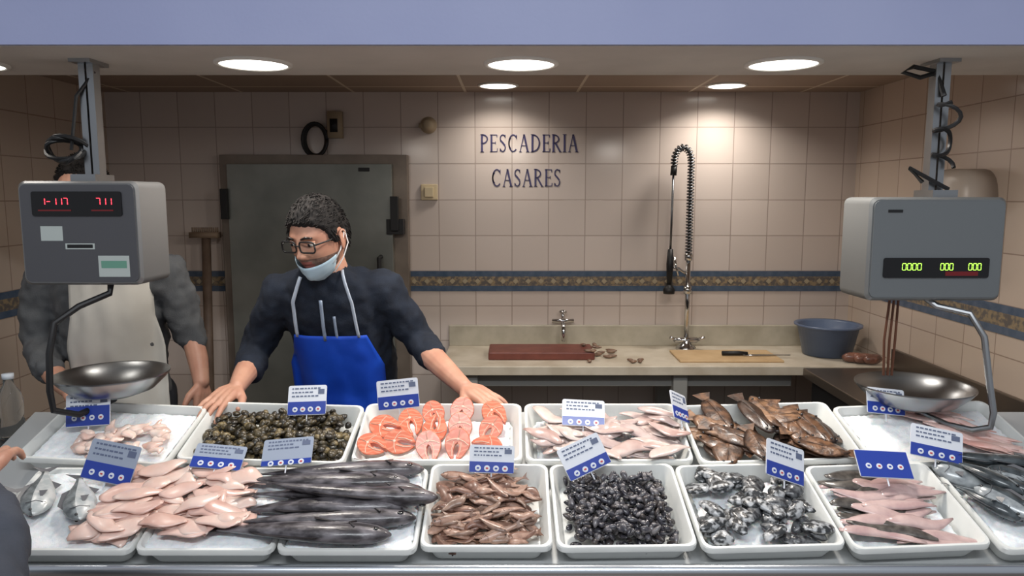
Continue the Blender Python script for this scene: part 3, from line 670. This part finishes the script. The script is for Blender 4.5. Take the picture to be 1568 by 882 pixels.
def make_head(e,M,skin,stub,hair,glasses=True,mask=True,spiky=.008):
    b=MB(); rs=sph(96,84); pr=[[headpos(p) for p in r] for r in rs]
    def fm(i,j):
        p=pr[i][j]; return 1 if (p.z<-.036 and p.y<-.0 and not(abs(p.x)<.02 and abs(p.z+.056)<.011)) else (2 if (abs(p.x)<.023 and abs(p.z+.056)<.011 and p.y<0) else 0)
    b.loft(pr,0,M,fm=fm)
    for s in(-1,1):
        b.ell(M@T(s*.078,.008,-.004)@Rz(s*20)@S(.006,.018,.031),14,10,0)
        b.tube([(s*(.078+.006*math.sin(t)),.008+.017*math.cos(t),-.004+.03*math.sin(t)) for t in [-1.2+i*.36 for i in range(12)]],.0038,6,0,M)
        b.ell(M@T(s*.031,-.0775,.011)@S(.0125,.010,.0085),14,10,3)
        b.ell(M@T(s*.031-.002,-.0865,.009)@S(.0052,.0025,.0052),10,8,4)
        b.ell(M@T(s*.031,-.0785,.0165)@S(.0155,.011,.0045),12,8,0)
        b.tube([(s*.014,-.098,.030),(s*.03,-.099,.036),(s*.047,-.086,.031)],[.003,.0042,.0025],6,4,M)
    b.tube([(0,.012,-.05),(0,.025,-.12),(0,.04,-.20)],[.052,.052,.058],20,0,M)
    kid(b.build('head',[skin,stub,mat('lips',C(150,86,78),.45),mat('eye_white',C(225,220,212),.2),mat('iris_dark',C(26,20,18),.3)]),e)
    h=MB(); hr=[]
    for r in sph(120,96):
        row=[]
        for d in r:
            p=headpos(d); n=Vector((d[0]/.076,d[1]/.094,d[2]/.118)).normalized()
            m_=p.z-hairline(p.y)+.005*noise.noise(p*110)
            t=max(0,min(1,(m_+.004)/.014)); t=t*t*(3-2*t)
            q=Vector((p.x*260,p.y*90,p.z*90))
            th_=-.006+t*(.0125+spiky*max(0,d[2])+.004*noise.noise(p*45)+.003*noise.noise(q))
            row.append(p+n*th_)
        hr.append(row)
    h.loft(hr,0,M)
    for k in range(1300):
        a=R.uniform(0,2*math.pi); z=R.uniform(-.3,1); q=math.sqrt(1-z*z); d=(q*math.cos(a),q*math.sin(a),z); p=headpos(d)
        if p.z-hairline(p.y)<.010: continue
        n=Vector((d[0]/.076,d[1]/.094,d[2]/.118)).normalized(); t=Vector((R.uniform(-.25,.25)+.15,-.8+R.uniform(-.3,.3),R.uniform(-.1,.2))) if z>.35 else Vector((0,R.uniform(0,.4),-.9))
        t=(t-n*t.dot(n)); a0=p+n*(.0045+.006*max(0,z)); h.tube([a0,a0+(n*.45+t*.7)*.010,a0+(n*.5+t*1.3)*.016],[.0024,.0018,.0004],4,0,M)
    kid(h.build('hair',[hair]),e)
    if glasses:
        g=MB()
        for s in(-1,1):
            ring=[(s*.033+x,-.103+abs(x+s*.0)*.12*(1 if x*s>0 else .2),.008+z) for x,z,_ in rrect(.052,.033,.010,0)]
            g.tube(ring+[ring[0]],.0026,6,0,M)
            g.tube([(s*.058,-.098,.014),(s*.076,-.06,.014),(s*.081,-.005,.012),(s*.08,.014,-.004)],.0024,6,0,M)
        g.tube([(-.008,-.104,.012),(0,-.107,.014),(.008,-.104,.012)],.002,6,0,M)
        kid(g.build('glasses',[black]),e)
    if mask:
        g=MB(); rings=[]
        for i in range(9):
            f=i/8; row=[]
            for j in range(25):
                az=math.radians(-90+(-72+144*j/24)); ed=abs(j-12)/12
                zz=-.50+(-.47)*f+(.20*(ed**2))*(1-f)+.22*ed**2*f
                zz=max(-.985,zz); q=math.sqrt(1-zz*zz); p=headpos((q*math.cos(az),q*math.sin(az),zz))
                n=Vector((q*math.cos(az),q*math.sin(az),zz*.5)).normalized()
                row.append(p+n*(.009+.009*math.sin(f*math.pi)*(1-ed)+.0015*math.sin(f*22)))
            rings.append(row)
        g.loft(rings,0,M,cap=False,close=False)
        for s in(-1,1):
            g.tube([(s*.066,-.040,-.062),(s*.078,-.01,-.03),(s*.084,.014,.01),(s*.081,.022,.022)],.002,5,1,M)
            g.tube([(s*.060,-.035,-.092),(s*.074,.0,-.06),(s*.084,.026,-.02),(s*.082,.024,.02)],.002,5,1,M)
        o=g.build('face_mask',[mat('mask_blue',C(182,206,220),.7),mat('mask_loop',C(230,230,230),.7)]); kid(o,e)
        so=o.modifiers.new('s','SOLIDIFY'); so.thickness=.002
def hand(b,wrist,d,n,sgn,curl=18,spread=1.0,s=1.0):
    w=Vector(wrist); d=Vector(d).normalized(); n=Vector(n); n=(n-d*n.dot(d)).normalized(); sd=d.cross(n)*sgn
    offs=(.029,.010,-.010,-.028); kl=(.086,.089,.085,.077); fl=(1,1.12,1.03,.8)
    for i in range(4):
        k=w+d*kl[i]*s+sd*offs[i]*s
        b.caps([w+sd*offs[i]*.45*s+d*.008,w+d*.045*s+sd*offs[i]*.85*s+n*.003,k],[.0155*s,.0150*s,.0115*s],12)
        ang=math.radians((.16,.05,-.06,-.17)[i]*57*spread); base=d*math.cos(ang)+sd*math.sin(ang)
        p=k; pts=[k]; a=math.radians(curl*.5)
        for L_ in(.043,.027,.021):
            p=p+(base*math.cos(a)-n*math.sin(a))*L_*fl[i]*s; pts.append(p); a+=math.radians(curl)
        b.caps(pts,[.0100*s,.0090*s,.0082*s,.0066*s],10)
    t0=w+d*.018*s+sd*.018*s; t1=t0+(d*.62+sd*.75-n*.2).normalized()*.042*s; t2=t1+(d*.85+sd*.5-n*.15).normalized()*.033*s; t3=t2+(d*.97+sd*.2-n*.1).normalized()*.026*s
    b.caps([t0,t1,t2,t3],[.016*s,.0135*s,.0105*s,.008*s],10)
ctex=bpy.data.textures.new('folds','CLOUDS'); ctex.noise_scale=.06; ctex.noise_depth=2
def clothify(o,vox=.011,disp=.012,sm=4):
    r=o.modifiers.new('r','REMESH'); r.mode='VOXEL'; r.voxel_size=vox; r.use_smooth_shade=True
    s=o.modifiers.new('s','SMOOTH'); s.factor=.6; s.iterations=sm
    if disp:
        d=o.modifiers.new('d','DISPLACE'); d.texture=ctex; d.strength=disp; d.mid_level=.5; d.texture_coords='LOCAL'
def torso_rings(sec,n=32,k=1.0):
    out=[]
    for (z,cx,cy,rx,ry) in sec:
        out.append([(cx+k*rx*math.copysign(abs(math.cos(a))**.85,math.cos(a)),cy+k*ry*math.copysign(abs(math.sin(a))**.85,math.sin(a)),z) for a in [2*math.pi*i/n for i in range(n)]])
    return out
def interp(sec,z):
    for a,c in zip(sec[:-1],sec[1:]):
        if a[0]<=z<=c[0]:
            t=(z-a[0])/(c[0]-a[0]); return [a[i]+(c[i]-a[i])*t for i in range(5)]
    return list(sec[0] if z<sec[0][0] else sec[-1])
def front(sec,x,z,off=0):
    _,cx,cy,rx,ry=interp(sec,z); q=min(.97,abs((x-cx)/rx)); return cy-ry*math.sqrt(1-q**2.35)-off
def apron(sec,xs,z0,z1,off,name,m,e):
    rings=[]; nz=30; nx=26
    for i in range(nz+1):
        z=z0+(z1-z0)*i/nz; xl,xr=xs(z)
        rings.append([(xl+(xr-xl)*j/nx,front(sec,xl+(xr-xl)*j/nx,z,off+.005*math.sin(j*.9+z*7)*(1.1-(z-z0)/(z1-z0))+.004*noise.noise(Vector((j*.3,z*18,0)))),z) for j in range(nx+1)])
    b=MB(); b.loft(rings,0,cap=False,close=False); o=b.build(name,[m]); kid(o,e)
    so=o.modifiers.new('s','SOLIDIFY'); so.thickness=.003; return o
def legs(e,hx,hy,m,shoe,lean=0):
    b=MB()
    for s in(-1,1):
        b.caps([(hx+s*.085,hy,.88),(hx+s*.10,hy-.01,.48),(hx+s*.105,hy+.02,.09)],[.10,.068,.05],16)
    b.ell(T(hx,hy,.90)@S(.17,.12,.11),20,12)
    o=b.build('trousers',[m]); clothify(o,.014,.008); kid(o,e)
    b=MB()
    for s in(-1,1): b.ell(T(hx+s*.11,hy-.05,.045)@S(.048,.135,.045),16,10); b.ell(T(hx+s*.105,hy+.02,.075)@S(.045,.055,.06),14,8)
    o=b.build('shoes',[shoe]); clothify(o,.01,0); kid(o,e)
skin=mat('skin',C(200,152,128),.5,0,C(186,134,112),14,sss=.1)
stub=mat('skin_stubble',C(142,112,98),.6,0,C(108,86,78),120)
hairm=mat('hair_dark',C(17,14,14),.85,0,C(28,23,21),80)
trous=mat('trousers_dark',C(36,38,46),.8); shoe=mat('shoe_white',C(190,190,190),.5)
# --- fishmonger in navy fleece, blue apron
e=empty('fishmonger_man',(-.6,2.52,0))
navy=mat('navy_fleece',C(18,25,38),.9,0,C(24,33,48),30,bump=.25,bscale=300)
sec=[(.80,-.575,2.60,.165,.12),(.95,-.575,2.585,.165,.12),(1.08,-.58,2.545,.170,.125),(1.20,-.595,2.495,.180,.125),(1.29,-.605,2.46,.180,.115),(1.345,-.608,2.435,.135,.095),(1.385,-.61,2.415,.078,.075),(1.42,-.612,2.395,.066,.070)]
b=MB(); b.loft(torso_rings(sec),0)
RS=(-.775,2.45,1.295); RE=(-.885,2.49,1.09); RC=(-.872,2.38,1.055); RW=(-.856,2.235,1.030)
LS=(-.435,2.45,1.305); LE=(-.325,2.49,1.14); LC=(-.27,2.40,1.095); LW=(-.148,2.225,1.032)
b.caps([(-.69,2.45,1.31),RS,((RS[0]+RE[0])/2-.004,2.475,(RS[2]+RE[2])/2),RE,RC],[.075,.072,.062,.056,.049],16)
b.caps([(-.52,2.45,1.31),LS,((LS[0]+LE[0])/2+.004,2.475,(LS[2]+LE[2])/2),LE,LC],[.075,.072,.062,.056,.049],16)
o=b.build('fleece',[navy]); clothify(o,.009,.026,3); kid(o,e)
b=MB()
b.caps([RE,RC,((RC[0]+RW[0])/2,2.31,1.045),RW],[.038,.040,.034,.026],14); hand(b,RW,(-.26,-.9,-.16),(0,-.3,1),-1,curl=17,spread=1.15,s=1.0)
b.caps([LE,LC,((LC[0]+LW[0])/2-.004,2.315,1.066),LW],[.038,.042,.036,.027],14); hand(b,LW,(.76,-.60,-.18),(.05,-.2,1),1,curl=15,spread=1.15,s=1.0)
o=b.build('arms_and_hands',[skin]); clothify(o,.0036,0,2); kid(o,e)
ab=mat('apron_blue',C(24,82,206),.55,0,C(18,70,190),8)
def xs1(z):
    if z>1.05: t=(z-1.05)/.12; hw=.165-.045*t
    else: hw=.165
    return(-.60-hw,-.60+hw)
apron(sec,xs1,.78,1.165,.020,'apron',ab,e)
b=MB(); b.loft([[(-.6+ (.17+.04*t)*math.cos(a),2.60-(.03+.0*t)-.11*math.sin(a),.80-.45*t) for a in [math.pi*i/16 for i in range(17)]] for t in(0,.5,1)],0,cap=False,close=False)
kid(b.build('apron_skirt',[ab]),e)
strap=mat('strap',C(186,196,210),.6)
b=MB()
def strapline(b,pts,r,mi,sec,off=.018):
    out=[]
    for (xa,za),(xb,zb) in zip(pts[:-1],pts[1:]):
        for i in range(8):
            t=i/8; x=xa+(xb-xa)*t; z=za+(zb-za)*t; out.append((x,front(sec,x,z,off),z))
    out.append((pts[-1][0],front(sec,pts[-1][0],pts[-1][1],off),pts[-1][1]))
    b.tube(out,r,6,mi,flat=.5)
strapline(b,[(-.708,1.16),(-.705,1.28),(-.675,1.365)],.006,0,sec,.020)
strapline(b,[(-.503,1.16),(-.515,1.28),(-.545,1.385)],.006,0,sec,.020)
strapline(b,[(-.612,1.15),(-.612,1.29)],.006,1,sec,.018)
strapline(b,[(-.572,1.155),(-.574,1.235)],.005,1,sec,.018)
kid(b.build('straps_and_zips',[strap,mat('zip',C(150,164,184),.4,.1)]),e)
MH=T(-.613,2.34,1.488)@Rz(-23)@Rx(17)@S(1.04,1.04,1.06)
make_head(e,MH,skin,stub,hairm)
legs(e,-.575,2.62,trous,shoe)
# --- colleague in grey jumper, white apron
e=empty('fishmonger_colleague_man',(-1.46,2.64,0))
grey=mat('grey_jumper',C(94,96,98),.9,0,C(80,82,85),18,bump=.3,bscale=250)
sec=[(.80,-1.44,2.66,.17,.125),(.95,-1.44,2.655,.165,.125),(1.08,-1.445,2.65,.17,.13),(1.22,-1.455,2.645,.19,.13),(1.34,-1.46,2.64,.195,.12),(1.41,-1.46,2.64,.14,.095),(1.455,-1.46,2.64,.075,.07),(1.49,-1.462,2.635,.06,.06)]
b=MB(); b.loft(torso_rings(sec),0)
b.caps([(-1.55,2.64,1.365),(-1.665,2.64,1.345),(-1.70,2.63,1.22),(-1.70,2.61,1.09),(-1.60,2.48,1.03)],[.08,.078,.068,.06,.05],16)
b.caps([(-1.36,2.64,1.365),(-1.255,2.64,1.345),(-1.21,2.66,1.22),(-1.19,2.67,1.12),(-1.165,2.65,1.09)],[.08,.076,.064,.055,.048],16)
o=b.build('jumper',[grey]); clothify(o,.010,.034,3); kid(o,e)
b=MB()
b.caps([(-1.62,2.51,1.04),(-1.54,2.44,1.0),(-1.475,2.395,.975)],[.040,.034,.027],14); hand(b,(-1.475,2.395,.975),(.75,-.55,-.15),(0,-.3,1),-1,curl=30)
b.caps([(-1.175,2.66,1.11),(-1.14,2.62,1.03),(-1.115,2.58,.96)],[.038,.036,.028],14); hand(b,(-1.115,2.58,.96),(.05,-.15,-1),(.9,-.35,0),1,curl=20)
o=b.build('arms_and_hands',[skin]); clothify(o,.004,0,2); kid(o,e)
aw=mat('apron_white',C(224,221,212),.6,0,C(210,206,196),5)
def xs2(z):
    hw=.165 if z<1.1 else .165-.03*min(1,(z-1.1)/.1)
    return(-1.385-hw,-1.385+hw*.85)
apron(sec,xs2,.55,1.40,.022,'apron',aw,e)
make_head(e,T(-1.50,2.60,1.635)@Rz(10)@Rx(2),skin,stub,hairm,glasses=False,mask=True)
legs(e,-1.44,2.68,trous,shoe)
# --- customer at the left edge
e=empty('customer',(-1.25,.98,0))
cg=mat('grey_coat',C(70,74,84),.9,0,C(56,60,69),10,bump=.2,bscale=200)
sec=[(.70,-1.23,.92,.19,.14),(.95,-1.23,.92,.18,.13),(1.2,-1.23,.92,.2,.135),(1.36,-1.23,.92,.19,.12),(1.44,-1.23,.92,.13,.09),(1.5,-1.23,.92,.07,.07)]
b=MB(); b.loft(torso_rings(sec),0)
b.caps([(-1.13,.92,1.38),(-1.03,.93,1.34),(-.92,.97,1.14),(-.810,1.04,.99),(-.860,1.16,1.04),(-.95,1.26,1.08)],[.08,.075,.066,.064,.056,.045],16)
b.caps([(-1.33,.92,1.38),(-1.43,.92,1.34),(-1.47,.94,1.2),(-1.48,.96,1.07),(-1.46,1.02,.86)],[.08,.075,.066,.06,.045],16)
o=b.build('coat',[cg]); clothify(o,.012,.02); kid(o,e)
b=MB(); b.caps([(-.94,1.25,1.075),(-.995,1.32,1.105)],[.034,.028],12); hand(b,(-.995,1.32,1.105),(-.35,.9,.1),(0,-.1,1),-1,curl=24)
b.caps([(-1.46,1.01,.88),(-1.46,1.03,.80)],[.034,.028],12); hand(b,(-1.46,1.03,.80),(0,.1,-1),(-1,0,0),-1,curl=24)
o=b.build('arms_and_hands',[skin]); clothify(o,.004,0,2); kid(o,e)
make_head(e,T(-1.23,.94,1.64)@Rz(170),skin,skin,hairm,glasses=False,mask=True)
legs(e,-1.23,.92,trous,shoe)
# ---------------------------------------------------------------- camera
cd=bpy.data.cameras.new('cam'); cd.sensor_width=36; cd.lens=25.875; cd.clip_start=.05
co=bpy.data.objects.new('camera',cd); co.location=(0,0,1.62); co.rotation_euler=(math.radians(90-7.1),0,0)
bpy.context.scene.collection.objects.link(co); bpy.context.scene.camera=co
bpy.context.scene.view_settings.view_transform='Standard'
